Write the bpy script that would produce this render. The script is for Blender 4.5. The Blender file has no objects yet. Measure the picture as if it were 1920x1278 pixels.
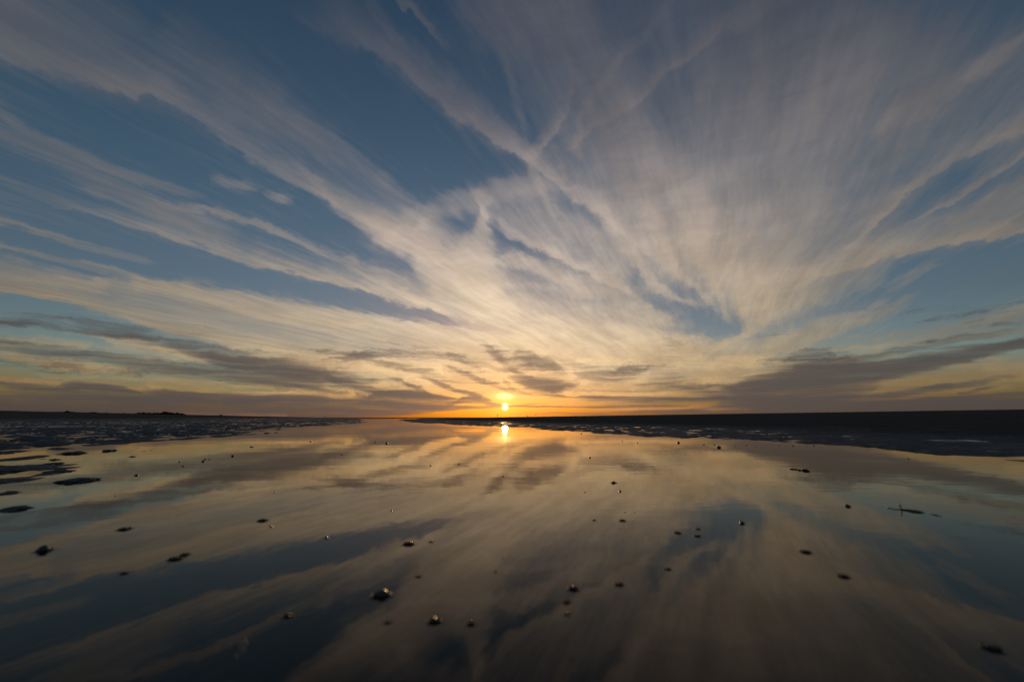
import bpy, bmesh, math, random
import numpy as np
from mathutils import Vector, Matrix, noise as mnoise

sc = bpy.context.scene
R = math.radians

# ------------------------------------------------------------------ camera
F_PX, CX, CY, PITCH = 747.0, 960.0, 639.0, R(10.85)     # 14 mm lens on a 36 mm sensor, 1920 px wide
CAM_H = 0.20
cam_data = bpy.data.cameras.new('camera')
cam = bpy.data.objects.new('camera', cam_data)
sc.collection.objects.link(cam)
sc.camera = cam
cam_data.sensor_width = 36.0
cam_data.lens = 14.0
cam_data.clip_start = 0.01
cam_data.clip_end = 60000.0
cam.location = (0, 0, CAM_H)
cam.rotation_euler = (math.pi / 2 + PITCH, 0, 0)
cam_data.dof.use_dof = True
cam_data.dof.focus_distance = 6.0
cam_data.dof.aperture_fstop = 2.8

def ray(px, py):
    """direction in the world of a point measured in the photograph"""
    v = Vector(((px - CX) / F_PX, 1.0, (CY - py) / F_PX))
    c, s = math.cos(PITCH), math.sin(PITCH)
    return Vector((v.x, v.y * c - v.z * s, v.y * s + v.z * c)).normalized()

def azel(px, py):
    d = ray(px, py)
    return np.array((math.degrees(math.atan2(d.x, d.y)), math.degrees(math.asin(d.z))))

def ground(px, py, z=0.0):
    d = ray(px, py)
    t = (z - CAM_H) / d.z
    return Vector((d.x * t, d.y * t, z))

# ------------------------------------------------------------------ exposure
sc.render.engine = 'CYCLES'
sc.view_settings.view_transform = 'Standard'
sc.view_settings.look = 'None'
sc.view_settings.exposure = 0.0
sc.view_settings.gamma = 1.0
sc.view_settings.use_curve_mapping = False
sc.cycles.max_bounces = 8
sc.cycles.transparent_max_bounces = 12

# ------------------------------------------------------------------ sun
SUN_AZ, SUN_EL = azel(947, 762)
sun_data = bpy.data.lights.new('sun', 'SUN')
sun_data.energy = 2.0
sun_data.angle = R(0.53)
sun_data.color = (1.0, 0.55, 0.22)
sun = bpy.data.objects.new('sun', sun_data)
sc.collection.objects.link(sun)
sd = Vector((math.sin(R(SUN_AZ)) * math.cos(R(SUN_EL)), math.cos(R(SUN_AZ)) * math.cos(R(SUN_EL)), math.sin(R(SUN_EL))))
sun.rotation_euler = (-sd).to_track_quat('-Z', 'Y').to_euler()
sun.location = (0, 40, 8)

# ------------------------------------------------------------------ sky
world = bpy.data.worlds.new('World')
sc.world = world
world.use_nodes = True
NT = world.node_tree
NT.nodes.clear()

def nd(kind, **kw):
    n = NT.nodes.new(kind)
    for k, v in kw.items():
        setattr(n, k, v)
    return n

def put(sock, v):
    if isinstance(v, bpy.types.NodeSocket):
        NT.links.new(v, sock)
    else:
        sock.default_value = v

def M(op, *a, clamp=False):
    n = nd('ShaderNodeMath', operation=op, use_clamp=clamp)
    for i, v in enumerate(a):
        put(n.inputs[i], v)
    return n.outputs[0]

def VM(op, *a, scale=None):
    n = nd('ShaderNodeVectorMath', operation=op)
    for i, v in enumerate(a):
        put(n.inputs[i], v)
    if scale is not None:
        put(n.inputs['Scale'], scale)
    return n.outputs[0]

def XYZ(x, y, z=0.0):
    n = nd('ShaderNodeCombineXYZ')
    for i, v in enumerate((x, y, z)):
        put(n.inputs[i], v)
    return n.outputs[0]

def SEP(v):
    n = nd('ShaderNodeSeparateXYZ')
    put(n.inputs[0], v)
    return n.outputs

def NOISE(vec, scale, detail=3.0, rough=0.5, color=False, lac=2.0):
    n = nd('ShaderNodeTexNoise', noise_dimensions='3D')
    put(n.inputs['Vector'], vec)
    n.inputs['Scale'].default_value = scale
    n.inputs['Detail'].default_value = detail
    n.inputs['Roughness'].default_value = rough
    n.inputs['Lacunarity'].default_value = lac
    return n.outputs['Color' if color else 'Fac']

def FC(val, pts, vector=False):
    n = nd('ShaderNodeFloatCurve')
    put(n.inputs['Value'], val)
    mp = n.mapping
    mp.use_clip = False
    mp.extend = 'HORIZONTAL'
    c = mp.curves[0]
    while len(c.points) > 2:
        c.points.remove(c.points[1])
    while len(c.points) < len(pts):
        c.points.new(0.5, 0.5)
    for p, (x, y) in zip(c.points, pts):
        p.location = (x, y)
        p.handle_type = 'VECTOR' if vector else 'AUTO_CLAMPED'
    mp.update()
    return n.outputs[0]

def MIXC(f, a, b):
    n = nd('ShaderNodeMix', data_type='RGBA', clamp_factor=True)
    put(n.inputs[0], f); put(n.inputs[6], a); put(n.inputs[7], b)
    return n.outputs[2]

def SS(v, lo, hi, a=0.0, b=1.0):
    n = nd('ShaderNodeMapRange', interpolation_type='SMOOTHSTEP')
    for i, x in enumerate((v, lo, hi, a, b)):
        put(n.inputs[i], x)
    return n.outputs[0]

def RAMP(v, stops):
    n = nd('ShaderNodeValToRGB')
    put(n.inputs[0], v)
    e = n.color_ramp.elements
    while len(e) < len(stops):
        e.new(0.5)
    for el, (p, c) in zip(e, stops):
        el.position = p
        el.color = (*c, 1)
    return n.outputs[0]

tc = nd('ShaderNodeTexCoord')
D = VM('NORMALIZE', tc.outputs['Generated'])
dx, dy, dz = SEP(D)
AZ = M('MULTIPLY', M('ARCTAN2', dx, dy), 180 / math.pi)
EL = M('MULTIPLY', M('ARCSINE', dz), 180 / math.pi)
SDOT = VM('DOT_PRODUCT', D, tuple(sd))
NT.nodes[-1].outputs  # keep order
SDOT = NT.nodes[-1].outputs['Value']
SANG = M('MULTIPLY', M('ARCCOSINE', M('MINIMUM', SDOT, 0.9999999)), 180 / math.pi)   # degrees from the sun

# the cloud sheet as seen from below: a plane at cloud height, turned so that x runs along the high wind
inv = M('DIVIDE', 1.0, M('ADD', M('MAXIMUM', dz, 0.0), 0.045))
WIND = R(27.0)
plan = XYZ(M('MULTIPLY', dx, inv), M('MULTIPLY', dy, inv))
pm = nd('ShaderNodeMapping', vector_type='TEXTURE')
put(pm.inputs['Vector'], plan)
pm.inputs['Rotation'].default_value = (0, 0, math.pi / 2 - WIND)
PL = pm.outputs[0]                                        # x along the wind, y across
pw = NOISE(PL, 0.55, 3, 0.45, color=True)
PW = VM('ADD', PL, VM('SCALE', VM('SUBTRACT', pw, (0.5, 0.5, 0.5)), scale=0.40))
fib_a = NOISE(VM('MULTIPLY', PW, (0.7, 3.4, 1.0)), 1.6, 7, 0.6)
fib_b = NOISE(VM('MULTIPLY', PW, (1.3, 12.0, 1.0)), 2.4, 6, 0.66)
pm2 = nd('ShaderNodeMapping', vector_type='TEXTURE')
put(pm2.inputs['Vector'], PW)
pm2.inputs['Rotation'].default_value = (0, 0, R(11))
fib_c = NOISE(VM('MULTIPLY', pm2.outputs[0], (1.2, 6.5, 1.0)), 2.2, 7, 0.64)   # a second, slanting set of strands
FIB = M('ADD', M('MULTIPLY', fib_a, 0.36), M('ADD', M('MULTIPLY', fib_b, 0.38), M('MULTIPLY', fib_c, 0.26)))
FIBS = SS(FIB, 0.36, 0.64)                                # strands of ice, 0..1
lump = NOISE(PL, 0.55, 4, 0.5)

# ragged edges: stroke positions are shaken by noise before they are looked up
Q0 = XYZ(AZ, EL)
w1 = NOISE(VM('MULTIPLY', Q0, (0.045, 0.11, 1.0)), 1.0, 5, 0.55, color=True)
wamp = SS(EL, 0.5, 16.0, 0.35, 1.0)
w2 = NOISE(VM('MULTIPLY', PW, (1.0, 4.0, 1.0)), 2.2, 3, 0.6)
Q = VM('ADD', Q0, VM('MULTIPLY', VM('SUBTRACT', w1, (0.5, 0.5, 0.5)), XYZ(3.6, M('MULTIPLY', wamp, 2.0))))
w3 = NOISE(VM('MULTIPLY', Q0, (0.30, 0.42, 1.0)), 1.0, 6, 0.66, color=True)           # fine curls
Q = VM('ADD', Q, XYZ(0.0, M('MULTIPLY', M('MULTIPLY', M('SUBTRACT', w2, 0.5), wamp), 2.0)))
Q = VM('ADD', Q, VM('MULTIPLY', VM('SUBTRACT', w3, (0.5, 0.5, 0.5)), XYZ(2.6, M('MULTIPLY', wamp, 2.2))))
# low bars near the horizon lie further away: shaken less
QL = VM('ADD', Q0, VM('MULTIPLY', VM('SUBTRACT', w1, (0.5, 0.5, 0.5)), XYZ(6.0, SS(EL, 0.3, 10.0, 0.3, 2.4))))
QL = VM('ADD', QL, VM('MULTIPLY', VM('SUBTRACT', w3, (0.5, 0.5, 0.5)), XYZ(3.0, SS(EL, 0.3, 12.0, 0.2, 1.6))))
Q = SEP(Q)
QLV = QL
QL = SEP(QL)

PROF = {
    'soft': [(0, 0), (0.22, 0.16), (0.5, 1), (0.78, 0.16), (1, 0)],
    'low':  [(0, 0), (0.17, 0.12), (0.25, 0.55), (0.34, 1), (0.5, 0.74), (0.72, 0.28), (1, 0)],      # crisp lower edge
    'top':  [(0, 0), (0.28, 0.28), (0.5, 0.74), (0.66, 1), (0.75, 0.55), (0.83, 0.12), (1, 0)],      # crisp upper edge
    'flat': [(0, 0), (0.14, 0.3), (0.3, 0.95), (0.7, 0.95), (0.86, 0.3), (1, 0)],
}

def stroke(acc, q, prof, pts):
    """one streak of cloud along a chain of points (x, y, half width, density) read off the photograph"""
    P = [azel(p[0], p[1]) for p in pts]
    if P[0][0] > P[-1][0]:
        pts, P = pts[::-1], P[::-1]
    a, b = P[0], P[-1]
    L = float(np.hypot(*(b - a)))
    e = (b - a) / L
    n = np.array((-e[1], e[0]))
    us, cs, hs = [], [], []
    for i, p in enumerate(pts):
        j, k = max(i - 1, 0), min(i + 1, len(pts) - 1)
        t = np.array((pts[k][0] - pts[j][0], pts[k][1] - pts[j][1]), float)
        t /= np.hypot(*t)
        q1 = azel(p[0] - t[1] * p[2], p[1] + t[0] * p[2])
        q2 = azel(p[0] + t[1] * p[2], p[1] - t[0] * p[2])
        tt = P[k] - P[j]
        tn = np.array((-tt[1], tt[0])) / np.hypot(*tt)
        h = abs((q2 - q1) @ tn) / 2 / max(0.35, abs(tn @ n))
        us.append(((P[i] - a) @ e) / L)
        cs.append((P[i] - a) @ n)
        hs.append(max(h, 0.05) * 1.9)
    pad = 0.16
    U = [(u + pad) / (1 + 2 * pad) for u in us]
    lo = [c - h for c, h in zip(cs, hs)]
    wd = [2 * h for h in hs]
    s0 = (lo[1] - lo[0]) / max(U[1] - U[0], 1e-3)
    s1 = (lo[-1] - lo[-2]) / max(U[-1] - U[-2], 1e-3)
    lo_pts = [(0, lo[0] - s0 * U[0])] + list(zip(U, lo)) + [(1, lo[-1] + s1 * (1 - U[-1]))]
    al_pts = [(0, 0)] + [(u, p[3]) for u, p in zip(U, pts)] + [(1, 0)]
    org = a - e * (L * pad)
    k = L * (1 + 2 * pad)
    u_ = M('MULTIPLY_ADD', q[0], float(e[0] / k), M('MULTIPLY_ADD', q[1], float(e[1] / k), float(-(org @ e) / k)))
    v_ = M('MULTIPLY_ADD', q[0], float(n[0]), M('MULTIPLY_ADD', q[1], float(n[1]), float(-(org @ n))))
    d_ = M('SUBTRACT', v_, FC(u_, lo_pts))
    w_ = FC(u_, list(zip(U, wd)))
    t_ = M('DIVIDE', d_, w_)
    p_ = FC(t_, PROF[prof])
    a_ = FC(u_, al_pts)
    return M('MULTIPLY_ADD', p_, a_, acc)

# high cirrus, left half
CIRRUS = [
 ('low', [(-60,20,56,.36),(130,106,38,.44),(270,160,32,.56),(360,195,26,.38),(440,238,30,.30),(520,296,26,.38),(600,342,24,.52),(690,392,24,.75),(770,440,26,.85),(850,480,36,.8)]),
 ('soft', [(-40,-30,70,.28),(150,40,70,.26),(300,110,70,.18),(450,195,50,.26),(550,235,44,.36),(640,290,36,.30),(720,350,28,.3),(800,410,20,.2)]),
 ('soft', [(330,60,60,.14),(420,130,50,.16),(520,190,40,.1)]),
 ('soft', [(-20,185,16,.15),(120,275,16,.26),(230,322,16,.34),(340,360,14,.15)]),
 ('soft', [(-20,235,24,.22),(100,295,22,.22),(250,370,24,.28),(400,425,20,.15)]),
 ('soft', [(400,335,14,.15),(460,345,14,.36),(490,352,10,.15)]),
 ('soft', [(505,365,9,.2),(530,367,11,.42),(552,372,8,.15)]),
 ('low', [(130,378,10,.15),(240,405,16,.34),(330,428,20,.48),(440,466,20,.5),(540,492,18,.75),(640,517,18,.85),(720,540,18,.85),(800,568,16,.75),(870,596,12,.4)]),
 ('soft', [(350,393,9,.3),(430,402,11,.48),(500,424,10,.5),(580,458,10,.34),(700,500,12,.45),(780,530,14,.4)]),
 ('soft', [(-30,408,8,.2),(90,436,9,.36),(180,468,9,.25),(270,492,10,.2)]),
 ('soft', [(-30,462,7,.25),(80,480,7,.36),(170,503,9,.34),(250,525,10,.34)]),
 ('soft', [(-40,505,24,.35),(80,520,22,.4),(180,540,16,.4)]),
 ('low', [(-60,536,12,.6),(60,545,13,.82),(130,560,15,.85),(220,577,18,.75),(320,600,22,.75),(420,620,22,.72),(520,640,20,.7),(620,655,16,.55)]),
 ('top', [(150,548,18,.4),(240,550,20,.6),(310,556,26,.82),(400,572,32,.82),(500,592,36,.85),(600,612,38,.95),(700,626,38,1),(800,634,34,1),(900,646,30,.85),(1000,652,28,.7)]),
 ('soft', [(330,550,12,.3),(430,575,12,.45),(540,600,12,.4),(640,615,12,.35)]),
 # the bright swirl over the sun
 ('soft', [(645,402,12,.35),(700,424,26,.65),(765,452,40,.85),(810,490,52,.95),(865,545,50,1),(940,590,44,1),(1030,612,40,1),(1140,624,38,1),(1250,640,28,.9),(1340,652,14,.4)]),
 ('soft', [(906,385,9,.25),(902,420,24,.65),(890,465,42,.85),(892,520,52,.95),(925,570,44,.85)]),
 ('soft', [(740,425,22,.3),(830,385,28,.42),(920,362,28,.5),(1010,350,28,.5)]),
 ('low', [(680,505,10,.3),(760,545,10,.5),(830,585,9,.45),(890,612,7,.3)]),
 ('soft', [(820,668,18,.4),(950,665,26,.65),(1100,668,30,.7),(1250,672,24,.55)]),
]
# fan of cirrus, right half
FAN = [
 ('soft', [(900,-60,150,.30),(1150,60,170,.36),(1400,120,190,.36),(1650,160,190,.28),(1960,200,170,.24)]),
 ('soft', [(1110,180,90,.25),(1160,250,95,.42),(1230,340,100,.48),(1290,450,90,.45)]),
 ('low', [(640,30,40,.22),(690,75,26,.3),(780,135,22,.36),(860,200,20,.48),(930,256,15,.7),(1000,300,13,.85),(1060,342,18,.75),(1120,380,18,.75),(1175,432,14,.5)]),
 ('soft', [(640,20,50,.2),(740,95,50,.3),(830,170,46,.34),(920,240,36,.38),(1000,290,20,.3)]),
 ('soft', [(960,-20,140,.4),(1070,150,130,.44),(1160,320,120,.5),(1250,420,120,.6),(1340,480,100,.6),(1400,560,60,.55)]),
 ('soft', [(1480,-60,220,.3),(1450,120,200,.36),(1400,290,170,.48),(1380,420,140,.6),(1400,520,90,.68),(1412,585,48,.7),(1396,630,16,.5)]),
 ('soft', [(1640,60,160,.14),(1600,260,170,.24),(1560,400,140,.36),(1500,500,90,.45)]),
 ('soft', [(930,395,44,.15),(1000,400,50,.45),(1080,440,46,.5),(1160,490,36,.45)]),
 ('low', [(905,368,14,.5),(950,422,16,.72),(1010,452,16,.85),(1075,486,16,.9),(1135,512,15,.75),(1185,546,12,.4)]),
 ('soft', [(925,492,12,.4),(1000,498,20,.7),(1060,520,20,.65),(1120,534,22,.45),(1190,548,14,.3)]),
 ('soft', [(950,545,30,.4),(1060,560,34,.5),(1160,575,26,.6),(1250,596,20,.6)]),
 ('soft', [(1130,400,18,.4),(1180,470,18,.55),(1225,528,16,.6),(1280,566,10,.4)]),
 ('soft', [(1205,380,22,.3),(1250,470,20,.5),(1290,525,12,.45),(1328,575,9,.3)]),
 ('soft', [(1300,420,22,.3),(1330,530,14,.45),(1358,595,9,.35)]),
 ('low', [(1003,292,9,.55),(1022,260,10,.65),(1044,226,11,.45),(1060,180,12,.35),(1068,150,10,.15)]),
 ('low', [(1100,250,8,.5),(1128,218,11,.55),(1180,180,15,.5),(1240,132,15,.5),(1300,86,15,.5),(1370,40,20,.36),(1450,-10,24,.3)]),
 ('soft', [(1085,260,12,.3),(1105,190,12,.28),(1150,125,12,.32),(1200,78,12,.24),(1240,30,14,.1)]),
 ('soft', [(998,300,9,.5),(1008,345,9,.34),(1040,400,12,.2)]),
 ('soft', [(935,90,10,.1),(964,165,12,.28),(978,225,8,.26),(985,255,6,.1)]),
 ('low', [(752,-8,10,.45),(788,30,12,.55),(818,62,10,.4),(842,96,9,.15)]),
 ('soft', [(690,-10,16,.2),(725,45,18,.25),(760,90,14,.15)]),
 ('low', [(1530,505,10,.45),(1600,482,16,.6),(1680,466,18,.65),(1780,450,16,.7),(1860,436,14,.75),(1980,418,12,.75)]),
 ('soft', [(1620,470,30,.3),(1720,435,34,.32),(1840,410,36,.34),(1980,385,36,.3)]),
 ('low', [(1605,440,8,.2),(1650,396,10,.55),(1692,360,12,.5),(1752,315,16,.38),(1832,270,17,.4),(1960,200,18,.38)]),
 ('low', [(1725,402,7,.3),(1800,355,8,.4),(1960,262,10,.34)]),
 ('soft', [(1790,405,18,.25),(1960,335,24,.3)]),
 ('soft', [(1660,240,28,.2),(1760,170,24,.3),(1860,102,22,.36),(1980,30,24,.3)]),
 ('soft', [(1340,690,26,.5),(1450,652,28,.58),(1560,610,26,.55),(1640,582,20,.48),(1692,564,12,.34),(1745,540,8,.1)]),
 ('soft', [(1680,540,11,.25),(1740,512,12,.38),(1775,498,7,.1)]),
 ('soft', [(1790,612,11,.15),(1865,594,14,.3),(1980,568,18,.36)]),
 ('soft', [(1440,560,56,.42),(1550,530,44,.4),(1650,515,34,.28)]),
]
# low sheets lit by the sun
SHEET = [
 ('soft', [(1090,722,36,.5),(1230,692,44,.7),(1350,690,40,.75),(1450,690,30,.5)]),
 ('soft', [(520,712,22,.4),(680,690,36,.65),(820,700,40,.65),(930,712,44,.7),(1040,700,30,.4)]),
 ('low', [(-40,650,12,.8),(80,672,11,1.0),(160,686,10,.9),(210,694,7,.3)]),
 ('soft', [(-40,706,7,.9),(80,716,7,.8),(200,728,6,.6),(330,735,6,.7),(400,747,4,.5)]),
 ('soft', [(180,630,6,.5),(300,650,10,.95),(375,670,9,.7)]),
 ('top', [(230,598,4,.2),(320,622,5,.45),(430,646,5,.5),(490,662,4,.2)]),
 ('soft', [(500,668,9,.5),(600,680,14,.95),(720,690,14,.95),(800,692,10,.5)]),
 ('soft', [(1560,736,14,.4),(1660,722,18,.7),(1760,708,20,.65),(1960,690,26,.55)]),
 ('soft', [(1560,757,4,.3),(1600,752,6,.7),(1650,748,6,.6),(1710,744,5,.3)]),
 ('soft', [(1700,746,6,.4),(1780,735,7,.6),(1860,727,6,.4)]),
 ('soft', [(1130,767,2,.5),(1240,766,3,.7),(1380,766,3,.5)]),
 ('soft', [(320,776,4,.4),(420,776,5,.8),(520,778,5,.7)]),
]
# clear gaps between the streaks
GAPS = [
 ('soft', [(540,540,12,.3),(680,572,18,.75),(790,593,17,.9),(885,613,10,.6)]),
 ('soft', [(922,415,13,.8),(955,450,14,.75),(1015,478,10,.5)]),
 ('soft', [(955,528,11,.3),(1040,558,14,.45),(1150,574,10,.4)]),
 ('soft', [(1185,535,10,.35),(1240,574,20,.8),(1300,600,24,.95),(1375,612,14,.5)]),
 ('soft', [(640,468,14,.45),(715,490,22,.8),(785,532,12,.45)]),
 ('soft', [(620,160,40,.4),(750,265,60,.7),(850,320,50,.8),(915,330,20,.4)]),
 ('soft', [(1640,560,18,.4),(1760,525,28,.7),(1980,495,34,.8)]),
 ('soft', [(150,225,26,.3),(330,262,30,.5),(480,330,20,.4)]),
]
DARK = [
 ('soft', [(560,655,7,.15),(660,668,9,.35),(760,690,9,.40),(840,712,6,.25)]),
 ('soft', [(600,700,6,.3),(680,722,8,.5),(760,738,5,.3)]),
 ('soft', [(440,716,4,.3),(540,720,6,.5),(640,736,5,.35)]),
 ('soft', [(905,648,8,.2),(960,690,10,.4),(985,705,6,.3)]),
 ('soft', [(940,715,5,.4),(975,735,5,.35),(1010,742,3,.2)]),
 ('soft', [(1040,670,8,.15),(1120,690,10,.3),(1230,690,8,.2)]),
 ('soft', [(1130,735,5,.2),(1240,728,8,.35),(1330,722,6,.3)]),
 ('soft', [(1335,738,12,.6),(1400,730,22,1.0),(1480,712,27,1.25),(1540,700,33,1.4),(1600,698,29,1.3),(1700,685,22,1.25),(1780,670,17,1.15),(1860,650,13,1.0),(1980,622,10,.8)]),
 ('soft', [(1600,672,7,.2),(1680,658,9,.35),(1760,642,9,.4),(1880,622,6,.2)]),
 ('flat', [(1400,745,14,.5),(1480,742,20,.75),(1560,737,18,.65),(1630,726,8,.4)]),
 ('soft', [(1580,746,6,.5),(1680,739,8,.75),(1760,726,9,.75),(1800,722,7,.55),(1870,706,7,.35)]),
 ('soft', [(1670,753,5,.4),(1800,746,7,.65),(1880,739,7,.65),(1980,733,7,.6)]),
 ('soft', [(1790,737,3,.5),(1825,730,4,.7),(1850,726,3,.3)]),
 ('top', [(1070,747,2.5,.5),(1150,749,7,.85),(1300,752,8,.92),(1450,755,11,.85),(1600,764,12,.8),(1960,760,16,.8)]),
 ('soft', [(950,761,1.6,.6),(1100,763,2.5,.55),(1250,760,5,.4)]),
 ('flat', [(1000,777,4,.3),(1250,775,5,.6),(1500,771,14,.65),(1960,770,12,.5)]),
 ('soft', [(955,708,9,.4),(990,717,15,.95),(1030,722,18,1.15),(1062,721,13,.65),(1080,715,8,.2)]),
 ('soft', [(975,668,11,.4),(1010,680,14,.66),(1042,690,10,.66),(1066,696,6,.2)]),
 ('soft', [(880,640,8,.15),(930,662,12,.4),(985,680,10,.35)]),
 ('soft', [(1085,700,10,.3),(1150,706,13,.5),(1200,700,9,.2)]),
 ('soft', [(1190,722,10,.2),(1240,712,13,.35),(1290,706,9,.2)]),
 ('top', [(700,749,7,.7),(750,745,14,1.3),(800,748,13,1.3),(850,752,6,.75),(868,750,3,.2)]),
 ('soft', [(850,757,4,.5),(888,748,9,.85),(915,755,5,.65),(936,760,2,.4)]),
 ('soft', [(735,706,4,.2),(775,722,5,.6),(808,737,5,.4)]),
 ('soft', [(795,708,5,.3),(840,725,6,.7),(885,740,5,.6)]),
 ('soft', [(850,693,5,.4),(900,713,8,.7),(952,732,7,.35)]),
 ('soft', [(880,735,3,.1),(905,700,5,.15),(870,680,5,.15),(830,672,5,.1)][::-1]),
 ('flat', [(-30,765,20,.9),(200,763,18,.9),(400,760,15,.85),(600,764,14,.9),(750,766,9,.85),(850,764,4,.7),(938,762,1.6,.5)]),
 ('soft', [(450,751,8,.7),(540,745,8,.85),(600,748,7,.75),(645,752,4,.3)]),
 ('soft', [(500,728,5,.2),(620,722,7,.35),(720,735,5,.3)]),
 ('soft', [(136,725,3,.3),(165,724,9,.9),(210,728,8,.95),(262,736,3.5,.5)]),
 ('soft', [(-30,716,5,.5),(60,723,7,.55),(150,732,6,.4)]),
 ('soft', [(300,734,7,.6),(370,742,10,.88),(440,746,9,.8),(500,750,6,.4)]),
 ('soft', [(-30,640,12,.4),(100,657,15,.6),(200,672,15,.7),(300,687,15,.75),(400,699,13,.78),(500,707,13,.65),(610,714,9,.4)]),
 ('soft', [(370,664,11,.5),(450,680,16,1.0),(540,690,21,1.1),(620,701,15,.65),(710,714,8,.3)]),
 ('soft', [(190,622,11,.35),(320,640,15,.5),(450,662,11,.35)]),
 ('soft', [(-30,598,16,.3),(150,612,17,.36),(260,625,14,.3)]),
 ('soft', [(640,680,10,.2),(760,665,12,.3),(880,678,9,.4),(940,690,6,.3)]),
]
acc = M('MULTIPLY', 0.0, 0.0)
for prof, pts in CIRRUS:
    acc = stroke(acc, Q, prof, pts)
for prof, pts in FAN:
    acc = stroke(acc, Q, prof, pts)
gap = M('MULTIPLY', 0.0, 0.0)
for prof, pts in GAPS:
    gap = stroke(gap, Q, prof, pts)
acc = M('MULTIPLY', acc, M('SUBTRACT', 1.0, M('MINIMUM', M('MULTIPLY', gap, 0.9), 0.92)))
AAZ = M('ABSOLUTE', AZ)
beyond = SS(AAZ, 52, 75)                                  # the sheet goes on round the rest of the sky
veil = M('MULTIPLY', M('MULTIPLY_ADD', SS(lump, 0.38, 0.70), 0.75, 0.25), M('MULTIPLY_ADD', beyond, 0.46, 0.12))
acc = M('ADD', acc, veil)
# thin parts break up into separate strands, thick parts stay closed
thick = M('SUBTRACT', M('MULTIPLY', acc, M('MULTIPLY_ADD', FIBS, 0.35, 0.95)), M('MULTIPLY', M('SUBTRACT', 1.0, FIBS), M('MULTIPLY_ADD', M('MINIMUM', acc, 1.0), -0.06, 0.17)))
thick = M('MAXIMUM', thick, 0.0)
cir = M('SUBTRACT', 1.0, M('EXPONENT', M('MULTIPLY', M('POWER', thick, 1.15), -1.15)))
sh = M('MULTIPLY', 0.0, 0.0)
for prof, pts in SHEET:
    sh = stroke(sh, QL, prof, pts)
lowgap = NOISE(VM('ADD', VM('MULTIPLY', Q0, (0.08, 0.36, 1.0)), VM('SCALE', w3, scale=0.8)), 1.1, 5, 0.6)
peach = SS(NOISE(VM('ADD', VM('MULTIPLY', Q0, (0.05, 0.85, 1.0)), VM('SCALE', w3, scale=0.8)), 1.0, 6, 0.6), 0.44, 0.66)
sh = M('ADD', sh, M('MULTIPLY', M('MULTIPLY', peach, 0.78), M('MULTIPLY', SS(EL, 0.6, 2.2), SS(EL, 11.0, 6.0))))
sh = M('MULTIPLY', sh, M('MULTIPLY_ADD', fib_b, 0.9, 0.5))
sh = M('MAXIMUM', M('SUBTRACT', sh, M('MULTIPLY', SS(lowgap, 0.5, 0.7), 0.45)), 0.0)
sheet = M('SUBTRACT', 1.0, M('EXPONENT', M('MULTIPLY', sh, -1.2)))
dk = M('MULTIPLY', 0.0, 0.0)
for prof, pts in DARK:
    dk = stroke(dk, QL, prof, pts)
folds = SS(NOISE(VM('ADD', VM('MULTIPLY', Q0, (0.075, 0.5, 1.0)), VM('SCALE', w3, scale=0.9)), 1.3, 6, 0.6), 0.50, 0.74)
dk = M('ADD', dk, M('MULTIPLY', M('MULTIPLY', folds, SS(SANG, 8.0, 30.0, 0.40, 0.62)), M('MULTIPLY', SS(EL, 1.0, 4.0), SS(EL, 13.0, 7.0))))
low_b = NOISE(VM('MULTIPLY', QLV, (0.05, 0.75, 1.0)), 1.0, 4, 0.5)
dk = M('ADD', dk, M('MULTIPLY', M('MULTIPLY', SS(EL, 9.0, 1.0), SS(low_b, 0.45, 0.7)), M('MULTIPLY_ADD', beyond, 0.8, 0.12)))
strand = NOISE(VM('MULTIPLY', QLV, (0.10, 1.9, 1.0)), 1.0, 7, 0.66)
strand = SS(strand, 0.34, 0.66)
dk = M('SUBTRACT', M('MULTIPLY', dk, M('MULTIPLY_ADD', strand, 0.5, 0.95)), M('MULTIPLY', M('SUBTRACT', 1.0, strand), 0.30))
dk = M('MAXIMUM', dk, 0.0)
dark = M('SUBTRACT', 1.0, M('EXPONENT', M('MULTIPLY', M('POWER', dk, 1.25), -2.2)))

# colours (x10, the Background runs at 0.1)
sky = nd('ShaderNodeTexSky', sky_type='NISHITA')
sky.sun_disc = False
sky.sun_elevation = R(SUN_EL)
sky.sun_rotation = R(SUN_AZ)
sky.air_density = 1.0
sky.dust_density = 0.55
sky.ozone_density = 2.6
near = M('EXPONENT', M('MULTIPLY', SANG, -1 / 30.0))       # forward scattering: ice cloud is brightest round the sun
bri = M('MULTIPLY', M('MULTIPLY_ADD', M('MINIMUM', near, 0.62), 12.6, 0.75), M('MULTIPLY', SS(EL, 26.0, 9.0, 1.0, 1.06), SS(EL, 22.0, 46.0, 1.0, 0.50)))
hue = RAMP(M('DIVIDE', EL, 50.0), [(0.0, (1, .46, .24)), (.07, (1, .58, .25)), (.14, (1, .68, .34)), (.26, (1, .77, .51)), (.5, (1, .80, .65)), (1.0, (1, .87, .92))])
mott = NOISE(VM('ADD', VM('MULTIPLY', Q0, (0.10, 0.42, 1.0)), VM('SCALE', w3, scale=0.7)), 1.0, 6, 0.6)
mott = SS(mott, 0.36, 0.66)                                # thicker folds of ice let less light through
grainy = SS(NOISE(VM('MULTIPLY', PW, (0.6, 4.2, 1.0)), 1.4, 6, 0.6), 0.34, 0.66)
c_cir = VM('SCALE', hue, scale=M('MULTIPLY', bri, M('MULTIPLY_ADD', grainy, 0.24, M('MULTIPLY_ADD', mott, 0.16, 0.80))))
c_sheet = VM('SCALE', MIXC(mott, VM('MULTIPLY', hue, (1.0, .93, .92)), hue), scale=M('MULTIPLY', bri, M('MULTIPLY_ADD', mott, 0.55, 0.74)))
dbri = M('MULTIPLY_ADD', M('EXPONENT', M('MULTIPLY', SANG, -1 / 14.0)), 2.0, 0.72)
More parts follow.
